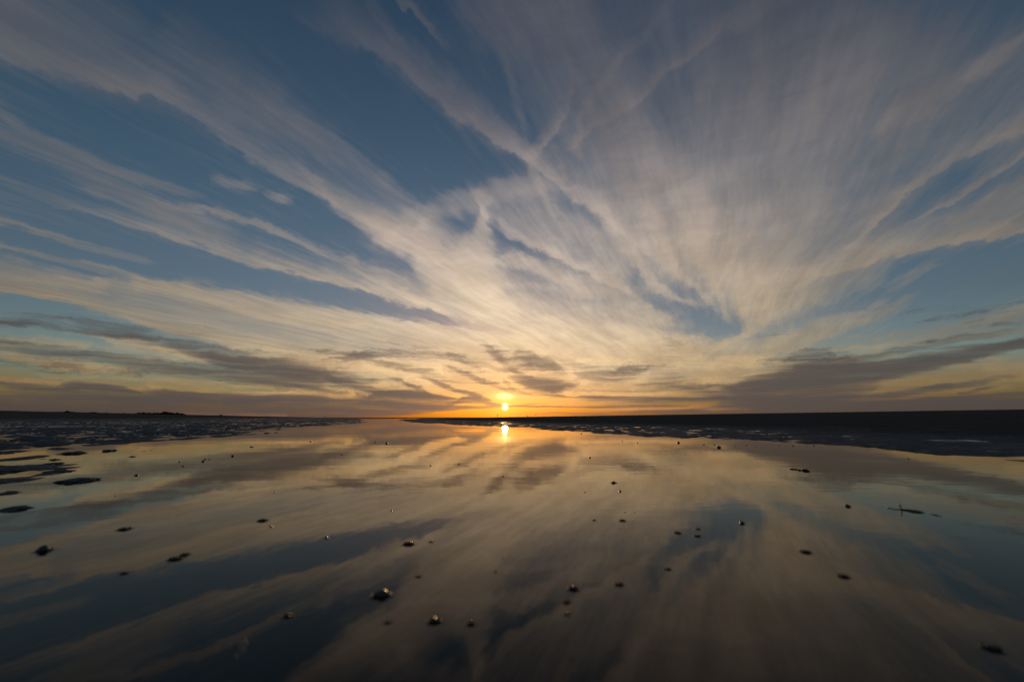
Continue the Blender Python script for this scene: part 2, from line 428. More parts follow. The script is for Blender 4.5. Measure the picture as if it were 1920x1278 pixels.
dhue = MIXC(M('EXPONENT', M('MULTIPLY', SANG, -1 / 30.0)), (1, .91, .92, 1), (1, .62, .44, 1))
c_dark = VM('SCALE', dhue, scale=dbri)
col = VM('MULTIPLY', sky.outputs[0], VM('SCALE', RAMP(M('DIVIDE', EL, 50.0), [(0.0, (.22, .22, .34)), (.12, (.76, .74, .72)), (.25, (.74, .64, .59)), (.36, (.78, .69, .62)), (.55, (.75, .73, .64)), (1.0, (.63, .63, .58))]), scale=2.5))
col = MIXC(M('MULTIPLY', cir, SS(EL, 18.0, 48.0, 0.96, 0.70)), col, c_cir)
col = MIXC(M('MULTIPLY', sheet, 0.85), col, c_sheet)
col = MIXC(M('MULTIPLY', dark, 0.93), col, c_dark)
# the sun shining through, and its bright patch in the cloud just above
g1 = M('EXPONENT', M('MULTIPLY', M('POWER', M('DIVIDE', SANG, 0.26), 2.0), -1.0))
g2 = M('EXPONENT', M('DIVIDE', SANG, -1.9))
ex = M('DIVIDE', M('SUBTRACT', AZ, float(SUN_AZ)), 1.1)
ey = M('DIVIDE', M('SUBTRACT', EL, float(azel(947, 742)[1])), 0.42)
g3 = M('EXPONENT', M('MULTIPLY', M('ADD', M('MULTIPLY', ex, ex), M('MULTIPLY', ey, ey)), -1.0))
bars = M('MULTIPLY_ADD', dark, -0.85, 1.0)                 # cloud bars lie in front of the sun
g1 = M('MULTIPLY', g1, bars)
g3 = M('MULTIPLY', g3, bars)
glow = VM('ADD', VM('SCALE', (230.0, 150.0, 60.0), scale=g1), VM('ADD', VM('SCALE', (4.8, 2.9, 0.6), scale=g2), VM('SCALE', (9.0, 7.0, 3.0), scale=g3)))
col = VM('ADD', col, glow)
bg = nd('ShaderNodeBackground')
put(bg.inputs['Color'], col)
bg.inputs['Strength'].default_value = 0.1
wo = nd('ShaderNodeOutputWorld')
NT.links.new(bg.outputs[0], wo.inputs['Surface'])
world.cycles.sampling_method = 'MANUAL'
world.cycles.sample_map_resolution = 512

# ------------------------------------------------------------------ materials
def material(name):
    m = bpy.data.materials.new(name)
    m.use_nodes = True
    m.node_tree.nodes.clear()
    global NT
    NT = m.node_tree
    return m

def finish(shader):
    o = nd('ShaderNodeOutputMaterial')
    NT.links.new(shader, o.inputs['Surface'])

def principled(color, rough, spec=0.5, normal=None):
    p = nd('ShaderNodeBsdfPrincipled')
    put(p.inputs['Base Color'], color)
    put(p.inputs['Roughness'], rough)
    put(p.inputs['Specular IOR Level'], spec)
    if normal is not None:
        NT.links.new(normal, p.inputs['Normal'])
    return p.outputs[0]

def bump(height, dist, strength=1.0, normal=None):
    b = nd('ShaderNodeBump')
    b.inputs['Strength'].default_value = strength
    b.inputs['Distance'].default_value = dist
    put(b.inputs['Height'], height)
    if normal is not None:
        NT.links.new(normal, b.inputs['Normal'])
    return b.outputs[0]

def position():
    return nd('ShaderNodeNewGeometry').outputs['Position']

M_SAND = material('wet_sand')
pos = position()
zz = SEP(pos)[2]
grain = NOISE(pos, 260, 3, 0.6)
patch = NOISE(pos, 3.0, 5, 0.6)
wet = SS(zz, 0.006, 0.075)                                  # sand well above the water has drained and dried a little
tone = MIXC(patch, (.085, .092, .106, 1), (.16, .165, .178, 1))
dry = MIXC(patch, (.085, .070, .060, 1), (.21, .17, .14, 1))
tone = MIXC(wet, tone, dry)
tone = MIXC(M('MULTIPLY', grain, 0.4), tone, (.03, .028, .027, 1))
rough = M('MULTIPLY_ADD', wet, 0.50, M('MULTIPLY_ADD', patch, 0.15, 0.42))
film = nd('ShaderNodeAttribute', attribute_name='wet_film').outputs['Fac']   # hollows that hold a skin of water
film = SS(M('ADD', film, M('MULTIPLY', M('SUBTRACT', patch, 0.5), 0.8)), 0.45, 0.7)
nofilm = M('SUBTRACT', 1.0, film)
nrm = bump(M('MULTIPLY', NOISE(pos, 24, 5, 0.62), nofilm), 0.022, 0.9)
nrm = bump(M('MULTIPLY', grain, nofilm), 0.002, 0.5, nrm)
rough = M('MULTIPLY_ADD', film, -0.42, rough)
rough = M('MAXIMUM', rough, 0.06)
spec = M('MAXIMUM', M('MULTIPLY_ADD', wet, -0.05, 0.10), M('MULTIPLY', film, 0.5))
damp = SS(NOISE(VM('MULTIPLY', pos, (0.5, 1.5, 1)), 1.4, 6, 0.65), 0.50, 0.70)
gloss = principled(tone, rough, spec, nrm)
df = nd('ShaderNodeBsdfDiffuse')
put(df.inputs['Color'], tone)
df.inputs['Roughness'].default_value = 1.0
NT.links.new(nrm, df.inputs['Normal'])
mx = nd('ShaderNodeMixShader')                             # loose grains scatter: only damp sand and films of water shine
put(mx.inputs[0], M('MAXIMUM', film, M('ADD', M('MULTIPLY_ADD', wet, -0.26, 0.34), M('MULTIPLY', damp, 0.30))))
NT.links.new(df.outputs[0], mx.inputs[1])
NT.links.new(gloss, mx.inputs[2])
finish(mx.outputs[0])

M_WATER = material('shallow_water')
pos = position()
calm = SS(NOISE(VM('MULTIPLY', pos, (0.35, 0.7, 1)), 1.0, 3, 0.5), 0.35, 0.68, 0.12, 1.0)
rip = NOISE(VM('MULTIPLY', pos, (5.0, 11.0, 1)), 1.0, 3, 0.55)
slow = NOISE(VM('MULTIPLY', pos, (0.8, 1.6, 1)), 1.0, 2, 0.5)
nrm = bump(M('ADD', M('MULTIPLY', M('MULTIPLY', rip, calm), 0.70), slow), 0.0009)
fr = nd('ShaderNodeFresnel')
fr.inputs['IOR'].default_value = 1.27
NT.links.new(nrm, fr.inputs['Normal'])
gl = nd('ShaderNodeBsdfGlossy')
gl.inputs['Color'].default_value = (1.0, .93, .83, 1)
gl.inputs['Roughness'].default_value = 0.012
NT.links.new(nrm, gl.inputs['Normal'])
tr = nd('ShaderNodeBsdfTransparent')
tr.inputs['Color'].default_value = (.07, .055, .045, 1)
mx = nd('ShaderNodeMixShader')
NT.links.new(fr.outputs[0], mx.inputs[0])
NT.links.new(tr.outputs[0], mx.inputs[1])
NT.links.new(gl.outputs[0], mx.inputs[2])
finish(mx.outputs[0])

def plain(name, c0, c1, scale, rough, spec=0.4, b=0.0):
    m = material(name)
    tco = nd('ShaderNodeTexCoord').outputs['Object']
    f = NOISE(tco, scale, 4, 0.6)
    n_ = bump(f, b) if b else None
    finish(principled(MIXC(f, (*c0, 1), (*c1, 1)), rough, spec, n_))
    return m

M_PEBBLE = plain('wet_pebble', (.03, .025, .020), (.075, .062, .05), 300, 0.30, 0.5, 0.0006)
M_WEED = plain('wet_seaweed', (.022, .022, .014), (.045, .042, .026), 150, 0.35, 0.4, 0.001)
M_SCRUB = plain('scrub_leaf', (.012, .015, .009), (.03, .032, .02), 0.5, 0.9, 0.1)
M_WOOD = plain('weathered_wood', (.03, .026, .022), (.06, .05, .04), 8, 0.8, 0.2)
M_GULL = plain('gull_feather', (.05, .05, .052), (.10, .10, .10), 10, 0.8, 0.2)

# ------------------------------------------------------------------ helpers
def link(name, me, mat, parent=None):
    o = bpy.data.objects.new(name, me)
    sc.collection.objects.link(o)
    if mat is not None and len(me.materials) == 0:
        me.materials.append(mat)
    if parent is not None:
        o.parent = parent
    return o

def tag(o, label=None, cat=None, group=None, kind=None):
    for k, v in (('label', label), ('category', cat), ('group', group), ('kind', kind)):
        if v:
            o[k] = v
    return o

def smooth(me):
    me.polygons.foreach_set('use_smooth', np.ones(len(me.polygons), bool))

# smooth value noise on arrays
_rs = np.random.RandomState(11)
_G = _rs.rand(256, 256).astype(np.float32)
def vnoise(x, y):
    xi = np.floor(x).astype(int); yi = np.floor(y).astype(int)
    fx = x - xi; fy = y - yi
    fx = fx * fx * fx * (fx * (fx * 6 - 15) + 10); fy = fy * fy * fy * (fy * (fy * 6 - 15) + 10)
    a = _G[xi % 256, yi % 256]; b = _G[(xi + 1) % 256, yi % 256]
    c = _G[xi % 256, (yi + 1) % 256]; d = _G[(xi + 1) % 256, (yi + 1) % 256]
    return (a * (1 - fx) + b * fx) * (1 - fy) + (c * (1 - fx) + d * fx) * fy
def fbm(x, y, n=4, g=0.5):
    s = 0; a = 1; t = 0
    for i in range(n):
        s = s + a * vnoise(x * 2 ** i + 17.3 * i, y * 2 ** i + 9.1 * i); t += a; a *= g
    return s / t
def sstep(a, b, x):
    t = np.clip((x - a) / (b - a), 0, 1)
    return t * t * (3 - 2 * t)

# ------------------------------------------------------------------ the beach
SHORE_R = [(1920, 866), (1800, 851), (1690, 844), (1600, 836), (1480, 829), (1340, 821), (1200, 817), (1090, 808), (1000, 802), (940, 799), (850, 795), (780, 791)]
SHORE_L = [(60, 905), (150, 872), (250, 848), (370, 829), (500, 811), (600, 800), (690, 793)]
sr = np.array([ground(*p)[:2] for p in SHORE_R])
sl = np.array([ground(*p)[:2] for p in SHORE_L])
sr_y = np.concatenate([[-40, 0.2], sr[:, 1], [40, 90, 300]]); sr_x = np.concatenate([[1.9, 1.75], sr[:, 0], [-11, -18, -30]])
sl_y = np.concatenate([[-40, 0.9], sl[:, 1], [26, 60, 300]]); sl_x = np.concatenate([[-3.2, -2.2], sl[:, 0], [-9.0, -22, -140]])

def height(x, y, film=False):
    d = np.hypot(x, y)
    # right bank: wades out of the water and climbs gently
    wob = (fbm(x * 1.7, y * 1.7, 4) - 0.5) * 0.55
    s = (x - np.interp(y, sr_y, sr_x)) * np.interp(y, [3, 6, 20, 60], [0.95, 0.7, 0.55, 0.6]) + wob
    sp = np.where(s > 0, s, 0)
    rise = 0.0245 * np.minimum(sp, 170) * sstep(-0.4, 4.0, sp)  + np.where(s > 0, 0, np.clip(s, -0.9, 0) * 0.045)
    near = np.exp(-np.clip(s, 0, None) / 1.6) * sstep(-0.7, 0.1, s)
    rill = (fbm(x * 1.9 + 3 * fbm(x, y, 2), y * 3.4 + 5, 4, 0.55) - 0.47) * 0.034 * near
    combs = (fbm(x * 2.4, y * 4.5 + 1.5 * fbm(x * .7, y * .7, 2), 4, 0.6) - 0.5) * 0.050 * sstep(0.8, 3.5, s)
    undul = (fbm(x * 0.22, y * 0.22, 4) - 0.5) * 0.10 * sstep(1, 8, s)
    lu = (fbm(x * 6.5 + 11 + 1.2 * fbm(x, y, 2), y * 3.6 + 3, 3, 0.5) - 0.48) * 2.4
    shore_n = np.exp(-(np.clip(s, 0, None) / 2.6) ** 2)
    right = rise + combs + undul + np.maximum(rill, -0.002) + np.maximum(lu, -0.08) * 0.019 * shore_n * sstep(-0.35, 0.15, s)
    film_r = 0.8 * sstep(-0.22, -0.34, lu) * shore_n * sstep(0.05, 0.5, s) * sstep(2.8, 5.0, d)
    # left flat: humps of rippled sand standing in water
    wl = (fbm(x * 1.3 + 40, y * 1.3, 3) - 0.5) * 0.8
    t = np.interp(y, sl_y, sl_x) - x + wl
    amp = sstep(-0.5, 1.2, t)
    wx = x + 0.35 * (fbm(x * 1.1, y * 1.1 + 7, 2) - 0.5); wy = y + 0.35 * (fbm(x * 1.1 + 31, y * 1.1, 2) - 0.5)
    hump = fbm(wx * 7.0, wy * 3.9, 4, 0.5)
    hump = (hump - 0.50) * 2.6                             # separate low lumps, pools between
    hump = np.sign(hump) * np.abs(hump) ** 0.8
    gaps = sstep(0.46, 0.66, fbm(x * 0.75 + 5, y * 0.45 + 2, 3))            # wider pools
    tall = np.interp(d, [0, 3, 8, 25, 60], [0.022, 0.018, 0.013, 0.009, 0.006])
    hp = hump * 1.9 + 0.16 - 0.8 * gaps
    left = -0.0100 + 0.0092 * sstep(-0.5, 0.9, t) + np.maximum(hp, -0.15) * tall * amp - 0.020 * sstep(0.2, -1.2, t)
    film_l = sstep(-0.02, -0.14, hp) * sstep(-0.2, 0.5, t) * sstep(60, 25, d)
    # beach far behind it on the left
    q = -x - 0.445 * y - 30
    q = np.where(q > 0, q, 0)
    far = 0.022 * q * sstep(0, 12, q) + 0.5 * (fbm(x * 0.03, y * 0.03, 4) - 0.5) * sstep(10, 120, q)
    bed = -0.007 + 0.004 * (fbm(x * 2, y * 2, 3) - 0.5)
    far_flat = np.interp(y, [28, 60, 140], [0, 0.012, 0.03]) + (fbm(x * .35, y * .12, 3) - .5) * 0.03 * sstep(20, 50, y)
    h = np.maximum(np.maximum(right, left), bed)
    h = np.where(y > 20, np.maximum(h, -0.007 + 0.6 * far_flat), h) + far
    if film:
        return h, np.where(right > left, film_r, film_l)
    return h

lr = np.concatenate([np.geomspace(0.10, 1.0, 60)[:-1], np.geomspace(1.0, 60, 560)[:-1], np.geomspace(60, 900, 110)[:-1], np.geomspace(900, 14000, 20)])
th = np.radians(np.concatenate([np.linspace(-180, -66, 40)[:-1], np.linspace(-66, 66, 1080), np.linspace(66, 180, 40)[1:]]))
RR, TT = np.meshgrid(lr, th, indexing='ij')
X = RR * np.sin(TT); Y = RR * np.cos(TT)
Z, FILM = height(X, Y, True)
Z *= np.interp(RR, [0, 900, 1600], [1, 1, .0])             # the land sinks to the sea far out
nr, nt_ = X.shape
co = np.stack([X, Y, Z], -1).reshape(-1, 3).astype(np.float32)
co = np.vstack([co, [[0, 0, float(height(np.array([0.0]), np.array([0.0]))[0])]]]).astype(np.float32)
i, j = np.meshgrid(np.arange(nr - 1), np.arange(nt_ - 1), indexing='ij')
a = i * nt_ + j
quads = np.stack([a, a + 1, a + nt_ + 1, a + nt_], -1).reshape(-1, 4)
quads = quads[:, ::-1]
hub = len(co) - 1
tris = np.stack([np.full(nt_ - 1, hub), np.arange(1, nt_), np.arange(nt_ - 1)], -1)[:, ::-1]
me = bpy.data.meshes.new('sand_flat')
me.vertices.add(len(co)); me.vertices.foreach_set('co', co.ravel())
loops = np.concatenate([quads.ravel(), tris.ravel()]).astype(np.int32)
me.loops.add(len(loops)); me.loops.foreach_set('vertex_index', loops)
starts = np.concatenate([np.arange(len(quads)) * 4, len(quads) * 4 + np.arange(len(tris)) * 3]).astype(np.int32)
me.polygons.add(len(starts)); me.polygons.foreach_set('loop_start', starts)
me.update(calc_edges=True)
smooth(me)
at = me.attributes.new('wet_film', 'FLOAT', 'POINT')
at.data.foreach_set('value', np.append(FILM.ravel(), 0.0).astype(np.float32))
sand = tag(link('sand_flat', me, M_SAND), kind='structure')

me = bpy.data.meshes.new('water')
S = 14000
me.from_pydata([(-S, -S, 0), (S, -S, 0), (S, S, 0), (-S, S, 0)], [], [(0, 1, 2, 3)])
water = tag(link('water', me, M_WATER), kind='structure')

# ------------------------------------------------------------------ things
rnd = random.Random(5)
FWD = Vector((0, math.cos(PITCH), math.sin(PITCH)))

def m_per_px(p):
    return (p - Vector((0, 0, CAM_H))).dot(FWD) / F_PX

def hz(x, y):
    return float(height(np.array([float(x)]), np.array([float(y)]))[0])

def along(px, dist):
    """point of the ground that lies dist metres out below a column of the photograph (taken at the horizon)"""
    d = ray(px, 782)
    k = dist / math.hypot(d.x, d.y)
    return Vector((d.x * k, d.y * k, hz(d.x * k, d.y * k)))

def lump_mesh(name, w, dep, h, sink, seed, rough=0.18, rings=9, segs=18):
    """an irregular low dome with its foot below the water"""
    bm = bmesh.new()
    rr = random.Random(seed)
    o = Vector((rr.uniform(0, 90), rr.uniform(0, 90), rr.uniform(0, 90)))
    skew = rr.uniform(-0.25, 0.25)
    rows = []
    for i in range(rings):
        t = i / (rings - 1)                               # 0 foot, 1 near the crown
        a = t * math.pi * 0.5
        row = []
        for j in range(segs):
            b = 2 * math.pi * j / segs
            c = Vector((math.cos(b) * math.cos(a), math.sin(b) * math.cos(a), math.sin(a)))
            f = 1 + rough * 2 * mnoise.noise(c * 1.3 + o) + rough * 0.8 * mnoise.noise(c * 3.1 + o) + rough * 0.5 * mnoise.noise(c * 7.3 + o)
            z = c.z * h * (1 + rough * mnoise.noise(c * 2.2 + o * 1.7)) - sink * (1 - t) ** 2
            row.append(bm.verts.new((c.x * w / 2 * f + skew * c.z * w * 0.4, c.y * dep / 2 * f, z)))
        rows.append(row)
    for i in range(rings - 1):
        for j in range(segs):
            k = (j + 1) % segs
            bm.faces.new((rows[i][j], rows[i][k], rows[i + 1][k], rows[i + 1][j]))
    bm.faces.new(rows[-1])
    me = bpy.data.meshes.new(name)
    bm.to_mesh(me); bm.free()
    smooth(me)
    return me

def rim_mesh(name, w, dep, hgt, reach, segs=28):
    """the little collar of water that climbs up a wetted stone"""
    bm = bmesh.new()
    prof = [(0.93, hgt), (1.0, hgt * 0.62), (1.0 + 0.28 * reach, hgt * 0.30), (1.0 + 0.62 * reach, hgt * 0.10), (1.0 + reach, hgt * 0.012)]
    rows = [[bm.verts.new((math.cos(2 * math.pi * j / segs) * w / 2 * k, math.sin(2 * math.pi * j / segs) * dep / 2 * k, z)) for j in range(segs)] for k, z in prof]
    for a_, b_ in zip(rows, rows[1:]):
        for j in range(segs):
            k = (j + 1) % segs
            bm.faces.new((a_[j], b_[j], b_[k], a_[k]))
    me = bpy.data.meshes.new(name)
    bm.to_mesh(me); bm.free()
    smooth(me)
    return me

def pebble(px, py, wpx, label, hk=0.42, rim=True, group=None, seed=None):
    p = ground(px, py)
    s = m_per_px(p)
    w = wpx * s * 0.72
    seed = seed or rnd.randint(1, 9999)
    bed = hz(p.x, p.y)
    root = bpy.data.objects.new('pebble', None)
    root.empty_display_size = 0.01
    sc.collection.objects.link(root)
    root.location = (p.x, p.y, 0)
    root.rotation_euler = (0, 0, -math.atan2(p.x, p.y))
    tag(root, label, 'pebble', group)
    link('stone', lump_mesh('stone', w, w * 0.9, w * hk * 0.8, -bed, seed, rough=0.09), M_PEBBLE, root)
    if rim:
        link('water_rim', rim_mesh('water_rim', w * 1.04, w * 0.94, min(w * 0.16, 0.0022), 0.5), M_WATER, root)
    return root

def grain_of_grit(px, py, wpx, label, group):
    p = ground(px, py)
    s = m_per_px(p)
    w = wpx * s
    o = link('grit', lump_mesh('grit', w, w * 0.8, w * 0.34, max(-hz(p.x, p.y), 0.001), rnd.randint(1, 9999), rings=5, segs=10), M_PEBBLE)
    o.location = (p.x, p.y, 0)
    o.rotation_euler = (0, 0, rnd.uniform(0, 6))
    tag(o, label, 'grit', group)

# wet pebbles in the near water
GP = 'wet pebbles in the near water'
for a_ in [
    (715, 1116, 40, 'largest dark wet pebble, low left of centre in the near water', .46),
    (815, 1165, 29, 'dark wet pebble just right of and below the largest pebble', .44),
    (883, 1170, 20, 'small dark wet pebble with a sun glint, right of a bigger one near the bottom', .5),
    (1075, 1104, 24, 'dark wet pebble at the top of a short column of three, right of centre', .45),
    (1062, 1129, 17, 'small dark wet pebble in the middle of a short column of three', .45),
    (1063, 1152, 13, 'smallest wet pebble, at the bottom of a short column of three', .4),
    (1161, 1096, 20, 'flat wet pebble to the right of the column of three pebbles', .32),
    (1252, 1067, 15, 'small flat wet pebble alone, right of centre in the dark near water', .32),
    (766, 1020, 26, 'dark wet pebble with a pale rim of water, alone left of centre at mid distance', .34),
    (784, 1081, 13, 'small wet pebble above and right of the largest pebble', .4),
    (727, 1167, 15, 'small dark wet pebble straight below the largest pebble', .4),
    (808, 1016, 10, 'tiny pale rimmed pebble right of the pebble with the pale rim', .3),
    (1151, 905, 14, 'dark pebble in the bright cream reflection right of centre', .42),
    (1271, 999, 16, 'flat dark pebble left of a pair in the blue reflection right of centre', .3),
    (1308, 1005, 15, 'lower flat pebble of a pair in the blue reflection right of centre', .3),
    (1309, 992, 11, 'upper small pebble of a pair in the blue reflection right of centre', .3),
    (1511, 1035, 22, 'dark wet pebble alone in the brown reflection at right', .34),
    (1582, 1081, 22, 'dim dark pebble alone at the lower right of the water', .3),
    (1860, 1216, 36, 'dark blurred pebble in the bottom right corner', .34),
    (540, 1155, 22, 'dim pebble left of and below the largest pebble in dark water', .3),
    (1167, 976, 15, 'flat dark pebble in the cream reflection below the centre right pebble', .28),
    (1114, 975, 9, 'tiny pebble left of the flat one in the cream reflection', .3),
]:
    pebble(*a_[:4], hk=a_[4], group=GP)
GL = 'dark mud lumps in the water on the left'
for a_ in [
    (233, 992, 26, 'dark flat mud lump alone on the brown reflection at left', .3),
    (492, 976, 22, 'upper dark mud lump of two at left of centre', .3),
    (507, 987, 13, 'lower small mud lump of two at left of centre', .3),
    (328, 1048, 28, 'lower left one of two touching dark mud lumps', .26),
    (346, 1040, 19, 'upper right one of two touching dark mud lumps', .28),
    (232, 1075, 16, 'dim small mud lump in the dark water below two touching lumps', .28),
    (82, 1032, 30, 'tall blurred dark mud lump near the left edge', .55),
    (255, 891, 12, 'small dark mud lump in the bright green reflection at left', .34),
    (734, 957, 9, 'small dark speck of mud in the cream reflection left of centre', .36),
]:
    pebble(*a_[:4], hk=a_[4], group=GL, rim=a_[2] > 15)
# grit too small to tell apart
GG = 'grit scattered on the shallow water'
for px, py, w in [(343, 874, 6), (336, 866, 5), (380, 865, 8), (384, 861, 5), (392, 861, 4), (436, 855, 8), (725, 831, 7), (703, 829, 4), (1106, 858, 6),
                  (1097, 923, 5), (1162, 921, 8), (860, 870, 5), (470, 838, 5), (474, 838, 4), (582, 828, 4), (515, 923, 5), (612, 1008, 9), (943, 893, 5),
                  (942, 1046, 6), (928, 1072, 8), (1392, 981, 13), (1589, 949, 13), (807, 873, 5), (215, 930, 4), (48, 900, 8), (640, 852, 4), (1190, 960, 4), (1172, 960, 5)]:
    grain_of_grit(px, py, w, 'tiny dark speck of grit scattered on the shallow water', GG)
GS = 'grit along the right waterline'
for px, py, w in [(1272, 830, 8), (1348, 839, 10), (1320, 834, 4), (1340, 834, 4), (1195, 830, 4), (1167, 827, 3), (1379, 836, 3), (1400, 835, 4), (1416, 837, 3), (1462, 836, 3), (1487, 836, 4), (1513, 836, 3), (1526, 836, 4), (1703, 860, 4), (1090, 813, 4)]:
    grain_of_grit(px, py, w, 'tiny dark grit floating just off the right sandbank', GS)

# humps of wet sand that stand alone in the water
GM = 'humps of wet sand alone in the water'
for px, py, wpx, dk, label in [
    (143, 902, 54, 1.3, 'long wet sand hump alone in the bright green water, farthest right of the near humps'),
    (108, 884, 36, 1.2, 'flat wet sand hump between the long hump and a stacked pair'),
    (98, 870, 27, 1.2, 'lower hump of a stacked pair of small wet sand humps'),
    (101, 862, 20, 1.2, 'upper hump of a stacked pair of small wet sand humps'),
    (53, 873, 20, 1.2, 'small dark sand hump left of a stacked pair of humps'),
    (14, 884, 40, 1.6, 'wide wet sand hump cut by the left edge, above the others there'),
    (16, 924, 34, 1.3, 'wet sand hump by the left edge, middle of three'),
    (26, 955, 50, 1.1, 'dark wet sand hump by the left edge, nearest of three'),
    (138, 850, 34, 1.4, 'wet sand hump at the near rim of the rippled flat'),
    (207, 845, 28, 1.4, 'wet sand hump right of the one at the near rim of the flat'),
    (247, 856, 13, 1.0, 'small round sand hump standing off the rippled flat'),
    (500, 812, 12, 1.0, 'dark round lump at the far edge of the rippled flat'),
    (517, 811, 8, 1.0, 'small dark lump right of a larger one at the edge of the rippled flat'),
]:
    p = ground(px, py)
    w = wpx * 0.85 * m_per_px(p)
    o = link('sand_hump', lump_mesh('sand_hump', w, w * dk, w * 0.12, max(-hz(p.x, p.y), 0.002), rnd.randint(1, 9999), rough=0.46, rings=16, segs=72), M_SAND)
    o.location = (p.x, p.y, 0)
    o.rotation_euler = (0, 0, rnd.uniform(-0.4, 0.4))
    tag(o, label, 'sand hump', GM)

# weed and twigs afloat
def tube(name, pts, mat, parent, segs=7, flat=1.0):
    bm = bmesh.new()
    rows = []
    for i, (x, y, z, r) in enumerate(pts):
        a0 = Vector(pts[max(i - 1, 0)][:3]); a1 = Vector(pts[min(i + 1, len(pts) - 1)][:3])
        t = (a1 - a0).normalized()
        u = t.cross(Vector((0, 0, 1)))
        u = u.normalized() if u.length > 0.05 else Vector((1, 0, 0))
        v = u.cross(t)
        rows.append([bm.verts.new(Vector((x, y, z)) + u * math.cos(2 * math.pi * k / segs) * r + v * math.sin(2 * math.pi * k / segs) * r * flat) for k in range(segs)])
    for a_, b_ in zip(rows, rows[1:]):
        for k in range(segs):
            bm.faces.new((a_[k], a_[(k + 1) % segs], b_[(k + 1) % segs], b_[k]))
    bm.faces.new(rows[0][::-1]); bm.faces.new(rows[-1])
    me = bpy.data.meshes.new(name)
    bm.to_mesh(me); bm.free()
    smooth(me)
    return link(name, me, mat, parent)

def empty(name, p, rz, label, cat, group=None):
    o = bpy.data.objects.new(name, None)
    o.empty_display_size = 0.05
    sc.collection.objects.link(o)
    o.location = p
    o.rotation_euler = (0, 0, rz)
    return tag(o, label, cat, group)

p = ground(1703, 957)
s = m_per_px(p) * 0.86
wd = empty('seaweed', p, -math.atan2(p.x, p.y), 'dark seaweed scrap with an upright twig in the water at far right', 'seaweed')
tube('frond', [(-18 * s, 0, 0.0005, 1.2 * s), (-8 * s, 3 * s, 0.001, 3.0 * s), (6 * s, -1 * s, 0.0018, 5.0 * s), (17 * s, -4 * s, 0.0015, 4.8 * s), (24 * s, -6 * s, 0.001, 1.2 * s)], M_WEED, wd, flat=0.40)
tube('frond', [(-2 * s, -12 * s, 0.0004, 1.0 * s), (6 * s, -14 * s, 0.001, 2.6 * s), (18 * s, -10 * s, 0.001, 2.4 * s), (26 * s, -3 * s, 0.0006, 0.8 * s)], M_WEED, wd, flat=0.4)
tube('frond', [(-36 * s, 8 * s, 0.0006, 0.6 * s), (-29 * s, 4 * s, 0.0012, 1.5 * s), (-21 * s, -4 * s, 0.0008, 1.1 * s), (-14 * s, -3 * s, 0.0004, 0.6 * s)], M_WEED, wd, flat=0.5)
tube('frond', [(33 * s, -14 * s, 0.0004, 0.6 * s), (40 * s, -18 * s, 0.0010, 1.7 * s), (48 * s, -26 * s, 0.0004, 0.6 * s)], M_WEED, wd, flat=0.5)
tube('twig', [(-9.5 * s, 1 * s, -0.003, 1.0 * s), (-10 * s, 1 * s, 3.5 * s, 0.9 * s), (-11.5 * s, 0, 8.0 * s, 1.3 * s), (-12 * s, -1 * s, 11.0 * s, 1.7 * s), (-12.4 * s, -1 * s, 12.2 * s, 0.7 * s)], M_WEED, wd)

p = ground(1497, 881)
s = m_per_px(p)
wd = empty('seaweed', p, -math.atan2(p.x, p.y), 'small broken seaweed scrap on the cream reflection at right of centre', 'seaweed')
tube('frond', [(-14 * s, 6 * s, 0.0005, 0.8 * s), (-9 * s, 9 * s, 0.002, 1.8 * s), (-3 * s, 6 * s, 0.0018, 1.4 * s), (4 * s, 10 * s, 0.0004, 0.5 * s)], M_WEED, wd, flat=0.6)
tube('frond', [(-1 * s, -4 * s, 0.0004, 0.8 * s), (2 * s, -5 * s, 0.002, 1.9 * s), (5 * s, -4 * s, 0.0004, 0.8 * s)], M_WEED, wd, flat=0.8)
tube('frond', [(5 * s, -3 * s, 0.0004, 0.8 * s), (9 * s, -2 * s, 0.0035, 2.8 * s), (13 * s, -6 * s, 0.003, 2.6 * s), (17 * s, -16 * s, 0.0004, 0.8 * s)], M_WEED, wd, flat=0.8)

# a smear of froth low on the left
p = ground(455, 1212)
s = m_per_px(p)
fr_ = random.Random(8)
bm = bmesh.new()
for k in range(46):
    t = fr_.random()
    x = (t - 0.5) * 30 * s + fr_.gauss(0, 4 * s); y = (0.5 - t) * 46 * s + fr_.gauss(0, 6 * s)
    r = fr_.uniform(0.5, 1.9) * s
    bmesh.ops.create_icosphere(bm, subdivisions=2, radius=r, matrix=Matrix.Translation((x, y, r * 0.15)) @ Matrix.Diagonal((1, 1, 0.7, 1)))
me = bpy.data.meshes.new('froth'); bm.to_mesh(me); bm.free(); smooth(me)
M_FROTH = plain('froth', (.25, .22, .19), (.42, .38, .33), 200, 0.25, 0.5)
o = link('froth_patch', me, M_FROTH)
o.location = p
tag(o, 'faint pale smear of froth in the dark water at lower left', 'froth')

